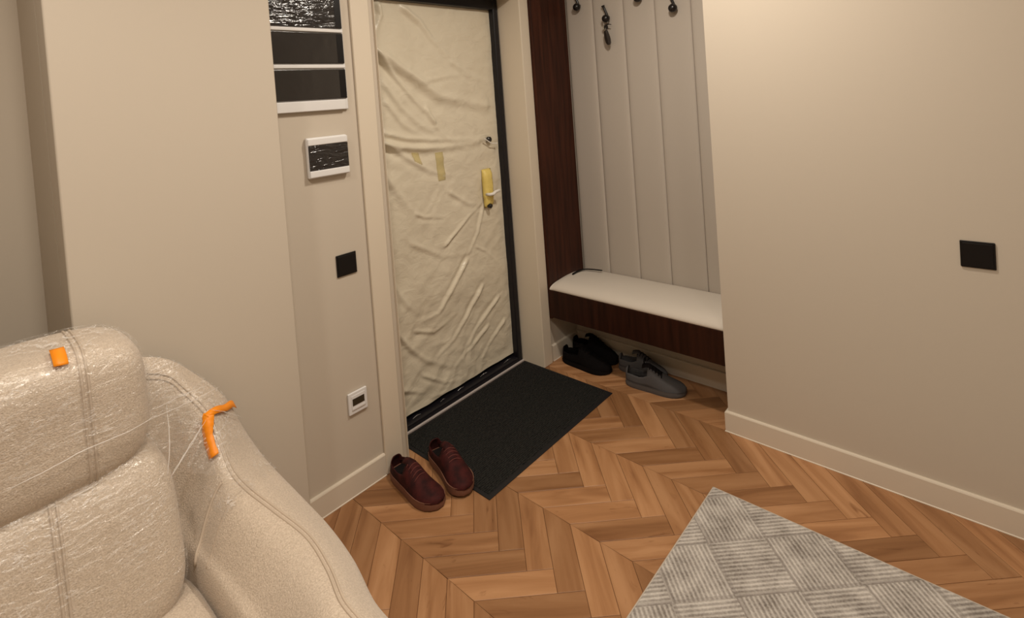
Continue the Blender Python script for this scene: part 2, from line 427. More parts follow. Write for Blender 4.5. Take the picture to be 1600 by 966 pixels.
H = np.zeros_like(GX)
for pl, a, w in folds:
    if pl[0][1] > 300: a, w = a*.62, w*.68
    q = [hit(u, v, 1, YF) for u, v in pl]; best = np.full_like(GX, 9.); side = np.zeros_like(GX); along = np.zeros_like(GX)
    tot = sum((q[i+1]-q[i]).length for i in range(len(q)-1)); acc = 0
    for i in range(len(q)-1):
        ax_, az_ = q[i].x, q[i].z; dx, dz = q[i+1].x-ax_, q[i+1].z-az_; L = math.hypot(dx, dz)
        t = np.clip(((GX-ax_)*dx+(GZ-az_)*dz)/L**2, 0, 1)
        px, pz = GX-ax_-t*dx, GZ-az_-t*dz; d = np.hypot(px, pz)
        k = d < best
        best = np.where(k, d, best); side = np.where(k, np.sign(px*dz-pz*dx)*d, side); along = np.where(k, (acc+t*L)/tot, along)
        acc += L
    fade = np.clip(1.1-along, .25, 1)*np.clip(along*8+.55, 0, 1)
    H += 1.35*a*fade*(np.exp(-(best/w)**2)-.45*np.exp(-((best-1.7*w)/(1.3*w))**2)*(side > 0))
Hn = np.array([[noise.noise((x*3.1, 0, z*4.3))*.007+noise.noise((x*9, 3, z*13+x*8))*.0035+noise.noise((x*24, 6, z*30+x*12))*.0012-(.0034+.0045*max(0, 1.2-z))*abs(noise.noise((x*6+2*noise.noise((x*3, 1, z*3)), 8, z*9-x*5)))-.0014*abs(noise.noise((x*13-z*9, 4, z*15+x*4))) for z in gz] for x in gx])
edge = np.clip(np.minimum(GX-gx[0], gx[-1]-GX)/.03, 0, 1)*np.clip(np.minimum(GZ-gz[0], gz[-1]-GZ)/.03, 0, 1)
Y = YF-.012-(H+Hn)*(.25+.75*edge)
Y = np.minimum(Y, .209)
V = [(GX[i, j]+(0.004*noise.noise((0, gz[j]*7, 1)) if i == NX-1 else 0), Y[i, j], GZ[i, j]+(.006*noise.noise((gx[i]*9, 0, 4)) if j == 0 else 0)) for i in range(NX) for j in range(NZ)]
film = mesh('protective_film', V, [f[::-1] for f in grid_faces(NX, NZ)][:], FILMDOOR, door, smooth=True)
film['label'] = 'wrinkled cream plastic film'
def film_y(x, z):
    i = int(np.clip((x-gx[0])/(gx[1]-gx[0]), 0, NX-1)); j = int(np.clip((z-gz[0])/(gz[1]-gz[0]), 0, NZ-1)); return float(Y[i, j])
def film_patch(name, pl, half, m, off=.0012, n=10):
    q = [hit(u, v, 1, YF) for u, v in pl]; V = []
    for t in range(n):
        f = t/(n-1); c = q[0].lerp(q[1], f); wob = half*(1+.2*noise.noise((f*5, half*90, 2)))
        for s in (-1, -.33, .33, 1): V.append((c.x+s*wob, film_y(c.x+s*wob, c.z)-off, c.z))
    o = mesh(name, V, [f[::-1] for f in grid_faces(n, 4)], m, door, smooth=True)
    md = o.modifiers.new('solid', 'SOLIDIFY'); md.thickness = .001
    return o
film_patch('tape_patch', [(684, 238), (689, 282)], .026, YELLOWP)
film_patch('tape_patch', [(647, 238), (651, 258)], .022, YELLOWP)
# lock plate wrapped in yellow tape, white lever, upper cylinder cover
c = hit(763, 294, 1, .175)
V = []; nu, nv = 9, 22
for i in range(nu):
    for j in range(nv):
        s = i/(nu-1)*2-1; t = j/(nv-1)*2-1
        bul = (1-abs(s)**5)*(1-abs(t)**7)
        V.append((c.x+s*.034*(1-.12*(t < -.5))+.003*noise.noise((t*3, s, 0)), .186-.026*bul-.004*noise.noise((s*4, t*9, 2))*bul, c.z+t*.107))
esc = mesh('lock_plate', V, [f[::-1] for f in grid_faces(nu, nv)], YELLOW, door, smooth=True)
md = esc.modifiers.new('solid', 'SOLIDIFY'); md.thickness = .004
esc['label'] = 'lock plate covered in yellow tape'
p0 = hit(764, 304, 1, .150); p1 = hit(781, 297, 1, .128)
h = MB().tube([(p0.x, .168, p0.z), (p0.x, .140, p0.z), (p0.x+.012, .128, p0.z+.003), p0.lerp(p1, .6), p1], [.009, .009, .0095, .009, .008], 10).build('door_handle', WHITETAPE, door, smooth=True)
h['label'] = 'lever handle wrapped in white tape'
k = hit(768, 322, 1, .150)
MB().lathe([(.013, 0), (.013, .018), (.010, .022)], (k.x, .172, k.z), (0, -1, 0), 16).build('lock_cylinder', HOOK, door, bevel=.001)
k = hit(766, 218, 1, .165)
MB().lathe([(.016, 0), (.016, .014), (.012, .018)], (k.x, .182, k.z), (0, -1, 0), 16).build('thumb_turn', HOOK, door)
MB().tube([hit(757, 217, 1, .165), hit(768, 224, 1, .163), hit(777, 224, 1, .160)], .0035, 6).build('torn_film_edge', WHITETAPE, door)
# scraps of film left along the threshold
rg = random.Random(3)
for i in range(5):
    f = (i+.3+.4*rg.random())/5; x = -.90+f*.78; z = .036+.008*rg.random(); l = .03+.05*rg.random()
    MB().tube([(x, .172, z), (x+l*.5, .168, z+.008), (x+l, .172, z+.002)], [.001, .0025, .001], 6).build('film_scrap', CLING, door)

# ================================================================== ELECTRICAL BOXES AND SWITCHES
yb = YW-.0005
ep = empty('electrical_panel', (-1.33, YW, 1.553), 'white wall fuse panel with three rows of black film wrapped covers', 'fuse panel')
rbox('panel_body', (-1.500, -1.160, yb-.012, yb, 1.553, 2.06), WHITEPL, .004, ep)
for z0, z1, mm in ((1.598, 1.716, WRAP2), (1.738, 1.860, WRAP2), (1.879, 2.005, WRAP)):
    cv = rbox('cover', (-1.488, -1.166, yb-.019, yb-.0122, z0, z1), mm, .004, ep)
    rbox('cover_edge', (-1.196, -1.168, yb-.0202, yb-.0192, z0+.004, z1-.004), BLACKPL, .0004, cv, 1)
rbox('lower_lip', (-1.499, -1.176, yb-.021, yb-.0122, 1.554, 1.594), WHITEPL, .003, ep)
for z in (1.727, 1.8695): rbox('divider', (-1.499, -1.164, yb-.0185, yb-.0122, z-.0065, z+.0065), WHITEPL, .002, ep)
fb = empty('breaker_box', (-1.271, YW, 1.292), 'small white breaker box with black window wrapped in film', 'breaker box')
rbox('box_body', (-1.360, -1.184, yb-.020, yb, 1.294, 1.452), WHITEPL, .006, fb)
rbox('window_cover', (-1.357, -1.186, yb-.025, yb-.0202, 1.325, 1.421), WRAP, .003, fb)
rbox('rim', (-1.358, -1.186, yb-.027, yb-.0202, 1.422, 1.448), WHITEPL, .003, fb)
rbox('rim', (-1.358, -1.186, yb-.027, yb-.0202, 1.298, 1.324), WHITEPL, .003, fb)
sw = empty('light_switch', (-1.22, YW, .885), 'square black switch plate beside the door trim', 'switch')
rbox('plate', (-1.268, -1.177, yb-.006, yb, .884, .971), BLACKPL, .0025, sw)
rbox('rocker', (-1.262, -1.183, yb-.0085, yb-.0062, .890, .965), BLACKPL, .0015, sw)
sw = empty('wall_switch', (XW, -1.848, .875), 'square black switch plate alone on wide beige wall', 'switch')
rbox('plate', (XW-.0065, XW-.0005, -1.892, -1.805, .874, .963), BLACKPL, .0025, sw)
rbox('rocker', (XW-.009, XW-.0067, -1.886, -1.811, .880, .957), BLACKPL, .0015, sw)
th = empty('thermostat', (-1.223, YW, .323), 'white floor heating thermostat with small dark display above skirting', 'thermostat')
rbox('housing', (-1.267, -1.180, yb-.010, yb, .323, .410), WHITEPL, .003, th)
rbox('inner_frame', (-1.255, -1.192, yb-.0125, yb-.0102, .340, .398), WHITEPL, .001, th)
rbox('display', (-1.251, -1.196, yb-.0135, yb-.0127, .358, .386), SCREEN, .0003, th, 1)
rbox('flap', (-1.253, -1.194, yb-.0138, yb-.0127, .342, .350), WHITEPL, .0004, th, 1)

# ================================================================== BENCH NICHE
YP = -.0075                              # visible face of the wooden side board is at YP-.012
sb = tag(rbox('side_board', (.051, .3985, -.022, -.004, .262, 2.45), WOOD, .0015),
         'tall dark walnut side board between door trim and padded wall', 'board')
up = empty('padded_wall', (.41, -.5, .44), 'beige padded wall of tall vertical upholstered panels above bench', 'wall panel')
ys = [-.0225, -.208, -.406, -.593, -.790, YN+.002]
for a, b in zip(ys[:-1], ys[1:]):
    n1, n2 = 19, 5; V = []; w2 = (a-b)/2; cy_ = (a+b)/2
    prof = [(s, .010*(1-abs(s)**7)**.5) for s in np.sin(np.linspace(-PI/2, PI/2, n1))]
    z0, z1 = .44, 2.45
    zs = [z0, z0+.004, z0+.02, (z0+z1)/2, z1-.02, z1]
    for zi, z in enumerate(zs):
        kk = [.0, .6, 1, 1, 1, .4][zi]
        for s, d in prof: V.append((.4105-d*kk-.0006, cy_+s*(w2-.0006), z))
    Fc = grid_faces(len(zs), n1)
    k0 = len(V)
    V += [(.4195, cy_-w2+.0006, z0), (.4195, cy_+w2-.0006, z0), (.4195, cy_+w2-.0006, z1), (.4195, cy_-w2+.0006, z1)]
    Lc = [i*n1 for i in range(len(zs))]; Rc = [i*n1+n1-1 for i in range(len(zs))]
    Fc += [tuple([k0]+[k0+3]+Lc[::-1]), tuple([k0+2, k0+1]+Rc), tuple([k0+1, k0]+list(range(n1))), tuple([k0+3, k0+2]+list(range((len(zs)-1)*n1, len(zs)*n1))[::-1]), (k0, k0+1, k0+2, k0+3)]
    mesh('upholstered_panel', V, Fc, PAD, up, smooth=True)
bench = empty('hall_bench', (.2, -.5, .27), 'wall bench with dark walnut apron and pale padded seat', 'bench')
rbox('apron', (.040, .058, YN+.003, -.0225, .275, .433), WOODH, .0015, bench)
rbox('seat_board', (.0585, .395, YN+.003, -.0225, .275, .430), WOODH, .001, bench)
# domed seat cushion with rounded front and left end
prof = crom([(.395, .434), (.40, .462), (.34, .474), (.24, .483), (.15, .483), (.09, .476), (.054, .461), (.041, .446), (.042, .4345)], 22)
nL = 40; V = []
for i in range(nL):
    f = i/(nL-1); y = -.026+(YN+.007+.026)*f
    e = 1-max(0, 1-f/.03)**3*.35-max(0, 1-(1-f)/.03)**3*.3
    sag = 1-.03*math.sin(f*PI*3)**2
    for x, z in prof: V.append((x, y, .4335+(z-.4335)*e*sag))
Fc = grid_faces(nL, len(prof)); n = len(prof)
Fc += [tuple(range(n))[::-1], tuple((nL-1)*n+k for k in range(n))] + [(i*n, i*n+n-1, (i+1)*n+n-1, (i+1)*n) for i in range(nL-1)]
cu = mesh('seat_cushion', V, [f[::-1] for f in Fc], SEATPAD, bench, smooth=True)
cu['label'] = 'pale padded seat cushion'
# thin black strap lying round the back corner of the cushion
pts = crom([hit(894.5, 429.5, 2, .486), hit(903, 424.5, 2, .487), hit(913, 421.5, 2, .485), hit(926, 421.8, 2, .484), hit(941, 423.5, 2, .484)], 24)
V = []
for i, q in enumerate(pts):
    t = Vector(pts[min(i+1, 23)]-pts[max(i-1, 0)]).normalized(); sdv = Vector((0, 0, 1)).cross(t)*.0055*(1 if 0 < i < 23 else .5)
    q = Vector(q)
    V += [q-sdv, q-sdv+Vector((0, 0, .005)), q+sdv+Vector((0, 0, .005)), q+sdv]
Fc = grid_faces(24, 4, cv=True)+[(0, 1, 2, 3), (95, 94, 93, 92)]
tag(mesh('black_strap', V, Fc, BLACKPL, None), 'thin bent black strap lying on back corner of bench cushion', 'strap')

# coat hooks and keys
def hook(y, z, label):
    root = empty('coat_hook', (.40, y, z), label, 'hook', 'ball coat hooks on the padded wall')
    MB().lathe([(.010, 0), (.010, .006), (.008, .009)], (.4000, y, z+.008), (-1, 0, 0), 20).build('base', HOOK, root, bevel=.001)
    MB().tube(crom([(.395, y, z+.008), (.388, y, z+.004), (.382, y, z)], 8), .009, 10).build('stem', HOOK, root, smooth=True)
    MB().lathe([(.023*math.sin(a), -.023*math.cos(a)) for a in np.linspace(.05, PI-.05, 14)], (.370, y, z), (-1, 0, 0), 24).build('ball', HOOK, root, smooth=True)
    MB().tube(crom([(.392, y, z+.014), (.388, y+.008, z+.040), (.384, y+.017, z+.068), (.382, y+.020, z+.076), (.381, y+.021, z+.080)], 12), [.007]*6+[.0075, .009, .0105, .0105, .009, .004], 10).build('prong', HOOK, root, smooth=True)
q = [hit(u, v, 0, .370) for u, v in ((901, 11), (946.5, 29), (996, -3), (1051, 12.5))]
hook(q[0].y, q[0].z, 'black ball coat hook next to the walnut side board')
hook(q[1].y, q[1].z, 'black ball coat hook with the keys hanging from it')
hook(q[2].y, q[2].z, 'black ball coat hook between the key hook and the far one')
hook(q[3].y, q[3].z, 'black ball coat hook furthest from the walnut side board')
HK = q[1]
ky = empty('key_bunch', (.372, HK.y, HK.z-.01), 'bunch of keys with dark leather fob hanging on coat hook', 'keys')
MB().tube([(.372, HK.y+.014*math.cos(a)+.004, HK.z-.022+.019*math.sin(a)) for a in np.linspace(0, 2*PI, 20)[:-1]], .0016, 6, closed=True).build('key_ring', KEYM, ky, smooth=True)
MB().tube([(.368, HK.y-.006, HK.z-.034), (.366, HK.y-.022, HK.z-.036), (.364, HK.y-.036, HK.z-.040)], [.004, .003, .002], 6).build('ring_clip', HOOK, ky)
def key(x, y, z, tilt, ln_, m, name='key'):
    mb = MB()
    ct, st = math.cos(tilt), math.sin(tilt)
    def P(a, b, dx): return (x+dx, y+a*ct-b*st, z+a*st*-1-b*ct)
    def slab(pts):
        n = len(pts); mb.add([P(a, b, -.0012) for a, b in pts]+[P(a, b, .0012) for a, b in pts], [tuple(range(n)), tuple(range(n, 2*n))[::-1]]+[(i, (i+1) % n, n+(i+1) % n, n+i) for i in range(n)])
    slab([(.013*math.cos(t), .013+.014*math.sin(t)) for t in np.linspace(0, 2*PI, 14)[:-1]])
    slab([(-.0045, .024), (.0045, .024), (.004, ln_), (.001, ln_+.004), (-.001, ln_), (-.004, ln_-.006), (-.002, ln_-.012), (-.004, ln_-.018)])
    mb.build(name, m, ky)
key(.366, HK.y+.012, HK.z-.036, .25, .080, KEYM); key(.370, HK.y+.003, HK.z-.038, .05, .074, HOOK); key(.362, HK.y-.004, HK.z-.036, -.15, .070, HOOK)
V = []; n1 = 9
for i, f in enumerate(np.linspace(0, 1, n1)):
    w_ = .012+.007*math.sin(f*PI*.9)-(.006 if f > .95 else 0); z = HK.z-.072-.080*f; yy = HK.y-.002-.014*f
    V += [(.358, yy-w_, z), (.354, yy, z), (.358, yy+w_, z), (.364, yy+w_*.8, z), (.364, yy-w_*.8, z)]
Fc = grid_faces(n1, 5, cv=True)+[(4, 3, 2, 1, 0), tuple((n1-1)*5+k for k in range(5))]
fo = mesh('leather_fob', V, Fc, FOB, ky, smooth=False)
MB().tube([(.366, HK.y+.004, HK.z-.040), (.362, HK.y, HK.z-.055), (.360, HK.y-.002, HK.z-.068)], .002, 6).build('fob_link', KEYM, ky)

# ================================================================== DOOR MAT
mt = empty('door_mat', (-.48, -.15, 0), 'black ribbed rubber backed door mat at the entrance threshold', 'door mat')
mx0, mx1, my0, my1 = -.953, -.030, -.441, .140
rbox('rubber_backing', (mx0, mx1, my0, my1, .0003, .0042), RUBBER, .002, mt)
MATP = mat('charcoal_mat_pile', (.022, .021, .019), .95, .1)
varied(MATP, (.010, .0095, .009), (.034, .033, .030), 140, 3, lo=.35, hi=.7); bump(MATP, 500, .6, .002)
rb = MB(); nr = 58; iy0, iy1 = my0+.022, my1-.012
for i in range(nr):
    y = iy0+(iy1-iy0)*(i+.5)/nr; hw = (iy1-iy0)/nr*.36; hz = .0075
    x0, x1 = mx0+.018, mx1-.016
    rb.add([(x0, y-hw, .004), (x0, y-hw*.6, hz), (x0, y+hw*.6, hz), (x0, y+hw, .004), (x1, y-hw, .004), (x1, y-hw*.6, hz), (x1, y+hw*.6, hz), (x1, y+hw, .004)],
           [(0, 4, 5, 1), (1, 5, 6, 2), (2, 6, 7, 3), (0, 1, 2, 3), (7, 6, 5, 4)])
rbo = rb.build('ribbed_pile', MATP, mt); rbo['kind'] = 'stuff'
rbox('pile_base', (mx0+.016, mx1-.014, iy0-.002, iy1+.002, .004, .0050), MATP, .0004, mt, 1)

# ================================================================== RUG
RUG = mat('grey_striped_rug', (.4, .37, .33), .95, .1)
def rug_material(m):
    tc = nd(m, 'ShaderNodeTexCoord'); sp = nd(m, 'ShaderNodeSeparateXYZ'); ln(m, tc, 'Object', sp, 'Vector')
    def math_(op, a, b=None):
        n = nd(m, 'ShaderNodeMath', operation=op)
        for i, v in enumerate((a, b)):
            if v is None: continue
            if isinstance(v, (int, float)): n.inputs[i].default_value = v
            else: m.node_tree.links.new(v, n.inputs[i])
        return n.outputs[0]
    X, Yv = sp.outputs['X'], sp.outputs['Y']
    u = math_('MULTIPLY', math_('SUBTRACT', X, Yv), 1/2**.5); v = math_('MULTIPLY', math_('ADD', X, Yv), 1/2**.5)
    cs = .194
    cu_ = math_('DIVIDE', math_('SUBTRACT', u, .363), cs); cv_ = math_('DIVIDE', math_('SUBTRACT', v, -1.276), cs)
    fu, fv = math_('FLOOR', cu_), math_('FLOOR', cv_)
    par = math_('MODULO', math_('ABSOLUTE', math_('ADD', fu, fv)), 2.0)          # 0: stripes along v, 1: along u
    st = math_('ADD', math_('MULTIPLY', math_('SUBTRACT', 1, par), u), math_('MULTIPLY', par, v))
    nz = nd(m, 'ShaderNodeTexNoise', Scale=14, Detail=4); ln(m, tc, 'Object', nz, 'Vector')
    nz2 = nd(m, 'ShaderNodeTexNoise', Scale=160, Detail=3); ln(m, tc, 'Object', nz2, 'Vector')
    w = math_('ADD', math_('SINE', math_('ADD', math_('MULTIPLY', st, 2*PI/.0142), math_('MULTIPLY', nz.outputs['Fac'], 1.5))), math_('MULTIPLY', math_('SUBTRACT', nz2.outputs['Fac'], .5), 3.0))
    amp = math_('ADD', math_('MULTIPLY', math_('SUBTRACT', nz.outputs['Fac'], .5), 2.6), .1)
    val = math_('ADD', math_('MULTIPLY', w, .5), amp)
    r = nd(m, 'ShaderNodeValToRGB'); e = r.color_ramp.elements
    e[0].position = .0; e[0].color = (.20, .175, .155, 1); e[1].position = .85; e[1].color = (.66, .62, .57, 1)
    m.node_tree.links.new(math_('ADD', math_('MULTIPLY', val, .42), .38), r.inputs['Fac'])
    # thin cell borders, dark on one side
    bu = math_('LESS_THAN', math_('FRACT', cu_), .055); bv = math_('LESS_THAN', math_('FRACT', cv_), .055)
    bd = math_('MULTIPLY', math_('MAXIMUM', bu, bv), .4)
    mx = nd(m, 'ShaderNodeMix', data_type='RGBA'); m.node_tree.links.new(bd, mx.inputs['Factor'])
    m.node_tree.links.new(r.outputs['Color'], mx.inputs[6]); mx.inputs[7].default_value = (.25, .22, .20, 1)
    m.node_tree.links.new(mx.outputs[2], bsdf(m).inputs['Base Color'])
    b = nd(m, 'ShaderNodeBump', Strength=.5, Distance=.003); m.node_tree.links.new(w, b.inputs['Height']); ln(m, b, 'Normal', bsdf(m), 'Normal')
rug_material(RUG)
RUGEDGE = mat('rug_binding', (.50, .44, .37), .9, .1)
rx1, ry1 = -.374, -1.075; rx0, ry0 = -1.974, -3.3
rug = empty('area_rug', (-1.2, -2.1, 0), 'light grey rug with striped diamond squares on the oak floor', 'rug')
rbox('rug_pile', (rx0+.004, rx1-.004, ry0+.004, ry1-.004, .0004, .0085), RUG, .002, rug)
for n_, b_ in enumerate(((rx0, rx1, ry1-.005, ry1), (rx0, rx1, ry0, ry0+.005), (rx0, rx0+.005, ry0, ry1), (rx1-.005, rx1, ry0, ry1))):
    rbox('binding', (*b_, .0003, .0078), RUGEDGE, .0015, rug)

# ================================================================== SHOES
def shoe(name, label, heel, toe, z0, cols, group, L=None, side=1, hmul=1., wmul=1., loop=False, sole_t=.028):
    heel = Vector((*heel, 0)); toe = Vector((*toe, 0)); d = toe-heel
    L = d.length; rz = math.atan2(d.y, d.x)-PI/2
    root = empty(name, (heel.x, heel.y, z0), label, 'shoe', group, rz=rz, local=True)
    up_m, sole_m, lace_m, in_m = cols
    ss = np.array([0, .03, .08, .16, .25, .33, .40, .48, .56, .65, .74, .82, .89, .95, .985, 1.])
    hwT = ([0, .04, .12, .28, .45, .62, .76, .86, .94, 1], np.array([.020, .029, .035, .0365, .038, .044, .0475, .044, .033, .010])*wmul)
    topT = ([0, .05, .14, .25, .34, .41, .50, .60, .72, .84, .93, 1], np.array([.062, .070, .069, .066, .073, .088, .082, .068, .056, .048, .042, .032])*hmul)
    hw = lambda s: float(np.interp(s, *hwT)); top = lambda s: float(np.interp(s, *topT))
    cxl = lambda s: side*(.006*math.sin(PI*s)-.010*max(0, s-.6))
    ang = np.linspace(0, PI, 25)
    def sup(a, n): c, s_ = math.cos(a), math.sin(a); return math.copysign(abs(c)**(2/n), c), abs(s_)**(2/n)
    V = []; keep = []
    zb = sole_t-.006
    for s in ss:
        flat = 2.9 if s < .4 else 2.9-.9*min(1, (s-.4)/.3)
        for a in ang:
            c, sn = sup(a, flat)
            V.append((cxl(s)+hw(s)*c*(1-.10*sn), s*L*.985+.004, zb+(top(s)-zb)*sn))
    nA = len(ang); Fc = []
    for i in range(len(ss)-1):
        for j in range(nA-1):
            sm = (ss[i]+ss[i+1])/2
            if .04 < sm < .41 and 4 <= j <= nA-6: continue        # foot opening
            Fc.append((i*nA+j, i*nA+j+1, (i+1)*nA+j+1, (i+1)*nA+j))
    Fc.append(tuple(range(nA))[::-1]); Fc.append(tuple((len(ss)-1)*nA+k for k in range(nA)))
    u_ = mesh('upper', V, Fc, up_m, root, smooth=True)
    sd = u_.modifiers.new('solid', 'SOLIDIFY'); sd.thickness = .004; sd.offset = -1
    # sole
    out = [(cxl(s)+hw(s)*1.05+.003, s*L) for s in ss]+[(cxl(s)-hw(s)*1.05-.003, s*L) for s in ss[::-1]]
    n = len(out); cy_ = L/2
    lv = [(0, .95), (.004, 1.0), (sole_t*.6, 1.015), (sole_t, .985)]
    V = [(x*k, cy_+(y-cy_)*k, z+(.006 if (y > L*.93 and z == 0) else 0)) for z, k in lv for x, y in out]
    Fc = [tuple(range(n)), tuple((len(lv)-1)*n+k for k in range(n))[::-1]]+[(i*n+k, i*n+(k+1) % n, (i+1)*n+(k+1) % n, (i+1)*n+k) for i in range(len(lv)-1) for k in range(n)]
    so = mesh('sole', V, [f[::-1] for f in Fc], sole_m, root, smooth=False, bevel=.002)
    # insole
    V = [(cxl(s)+q*hw(s)*.8, s*L*.97+.006, sole_t+.004) for s in ss[1:9] for q in (-1, 1)]
    mesh('insole', V, grid_faces(8, 2), in_m, root)
    # tongue
    V = []; st = np.linspace(.34, .62, 8)
    for s in st:
        rise = .016*max(0, (.46-s)/.12)
        for q in np.linspace(-1, 1, 7): V.append((cxl(s)+q*hw(s)*.42, s*L-.010*max(0, (.42-s)/.08), top(s)+.0035-.008*q*q+rise*(1-.3*q*q)))
    t_ = mesh('tongue', V, grid_faces(8, 7), up_m if not loop else in_m, root, smooth=True); sd = t_.modifiers.new('solid', 'SOLIDIFY'); sd.thickness = .004
    # eyestays and laces
    for s in (.43, .48, .53, .58, .63):
        V = []
        pts = [(cxl(s)+q*hw(s)*.60, s*L+(.004*q*side), top(s)+.0075-.013*q*q) for q in np.linspace(-1, 1, 7)]
        MB().tube(pts, .0022, 6).build('lace', lace_m, root, smooth=True)
    # heel counter
    V = [(cxl(s)+hw(s)*1.03*c*(1-.10*sn), s*L*.985+.004-(.003 if s < .02 else 0), zb+(top(s)-zb)*sn*.80) for s in (0, .05, .12, .2) for c, sn in [sup(a, 2.9) for a in ang] if True]
    Vh = []; Fh = []
    for sgn in (0, 1):
        sel = range(0, 5) if sgn == 0 else range(nA-5, nA)
        hc = mesh('heel_counter', [V[i*nA+j] for i in range(4) for j in sel], grid_faces(4, 5), up_m, root, smooth=True); sd = hc.modifiers.new('solid', 'SOLIDIFY'); sd.thickness = .003
    if loop:
        MB().tube([(cxl(.36)+.013*math.cos(a), .345*L, top(.36)+.034+.015*math.sin(a)) for a in np.linspace(-.5, PI+.5, 14)], .0035, 6).build('pull_loop', lace_m, root, smooth=True)
    return root
RED = mat('burgundy_suede', (.075, .012, .010), .75, .2); bump(RED, 300, .25, .001)
varied(RED, (.022, .004, .004), (.055, .009, .008), 30, 3)
REDSOLE = mat('gum_brown_sole', (.17, .075, .048), .6, .3)
REDLACE = mat('burgundy_lace', (.11, .032, .027), .8, .2)
DARKIN = mat('black_lining', (.010, .008, .008), .9, .1)
BLK = mat('black_shoe_textile', (.005, .004, .004), .9, .08); BLKS = mat('black_shoe_sole', (.006, .005, .005), .8, .1)
GRY = mat('grey_knit', (.075, .071, .072), .85, .2); bump(GRY, 260, .4, .0015)
GRYS = mat('grey_midsole', (.088, .08, .078), .6, .3)
g1 = 'burgundy sneakers by the door mat'
shoe('sneaker', 'burgundy suede sneaker standing on oak floor against the door trim', (-1.086, -.022), (-1.104, -.322), .0005, (RED, REDSOLE, REDLACE, DARKIN), g1, side=1, hmul=1.22, wmul=1.12, sole_t=.034)
shoe('sneaker', 'burgundy suede sneaker resting partly on the black door mat', (-.920, -.080), (-.992, -.362), .0078, (RED, REDSOLE, REDLACE, DARKIN), g1, side=-1, hmul=1.20, wmul=1.10, sole_t=.034)
g2 = 'black shoes under the bench'
shoe('black_sneaker', 'black shoe under bench, the one nearer the door mat', (.122, -.040), (.130, -.335), .0005, (BLK, BLKS, BLK, DARKIN), g2, side=1, hmul=1.30, wmul=1.10)
shoe('black_sneaker', 'black shoe under bench, the one against the niche skirting', (.252, -.022), (.246, -.312), .0005, (BLK, BLKS, BLK, DARKIN), g2, side=-1, hmul=1.35, wmul=1.04)
g3 = 'grey sneakers under the bench'
shoe('grey_sneaker', 'grey knit sneaker with dark collar and pull loop at bench front', (.112, -.448), (.162, -.742), .0005, (GRY, GRYS, BLK, DARKIN), g3, side=1, loop=True, hmul=1.34, wmul=1.06)
shoe('grey_sneaker', 'grey knit sneaker half hidden behind another grey sneaker', (.222, -.345), (.250, -.605), .0005, (GRY, GRYS, BLK, DARKIN), g3, side=-1, wmul=.90, hmul=1.25)

# ================================================================== SOFA
sofa = empty('sofa', (-2.55, -.58, 0), 'cream boucle sofa wrapped in clear film with orange tape', 'sofa')
SX0, SX1 = -3.37, -1.735
SMID = (SX0+SX1)/2
def loft(stations, sect, ns=44, n=40):
    """stations: list of (y, params); sect(params) -> closed list of (x, z)"""
    ctrl = [[np.array([p[0], y, p[1]]) for p in sect(pr)] for y, pr in stations]
    rings = [crom(c, ns, True) for c in ctrl]
    G = np.array(rings)                                     # stations x ns x 3
    out = np.array([crom(G[:, k], n) for k in range(ns)])   # ns x n x 3
    return np.transpose(out, (1, 0, 2))                     # n x ns x 3
# wing and arm are one continuous body: at each station the seam (S) and the outer shoulder (O) come from the photo, each at its own depth y
ST = [((250, 590), -.190, (252, 563), -.150), ((290, 615), -.220, (310, 590), -.155), ((325, 650), -.270, (352, 622), -.170), ((343, 690), -.320, (380, 668), -.195),
      ((360, 735), -.380, (405, 705), -.250), ((385, 765), -.460, (430, 735), -.340), ((430, 800), -.570, (470, 778), -.460), ((480, 840), -.690, (515, 828), -.590),
      ((512, 890), -.820, (555, 882), -.740), ((533, 940), -.930, (588, 945), -.890)]
FOOT = [(-2.04, -.30), (-2.01, -.31), (-1.99, -.34), (-1.98, -.38), (-1.97, -.44), (-1.965, -.50), (-1.962, -.60), (-1.96, -.72), (-1.96, -.84), (-1.96, -.93)]
def arm_ctrl(Sp, Op, ft, k, cap=0.):
    ft = Vector((ft[0], ft[1], .42)); zs = .10
    mid = (Sp+Op)/2+Vector((.004, 0, .014 if k > 2 else .010))
    yo = Op.y if k > 3 else min(Op.y, -.13)
    D1 = Vector((min(Op.x+.016, -1.722), yo, Op.z-.13)); D2 = Vector((min(Op.x+.012, -1.728), yo, .26)); D3 = Vector((Op.x-.02, yo, zs))
    B = Vector((ft.x+.02, ft.y, zs))
    I1 = Sp.lerp(ft, .30)+Vector((-.012, 0, .035))*min(1, max(0, (k-2)/3)); I2 = Sp.lerp(ft, .68)+Vector((-.014, 0, .022))*min(1, max(0, (k-2)/3))
    L = [Sp, mid, Op, D1, D2, D3, B, ft, I2, I1]
    if cap:
        c = sum(L, Vector())/len(L); L = [Vector((c.x+(p.x-c.x)*(1-cap), p.y, c.z+(p.z-c.z)*(1-cap*.7))) for p in L]
    return [np.array(p) for p in L]
ctrl = []
for k, ((su, sv), sy_, (ou, ov), oy) in enumerate(ST):
    ctrl.append(arm_ctrl(hit(su, sv, 1, sy_), hit(ou, ov, 1, oy), FOOT[k], k))
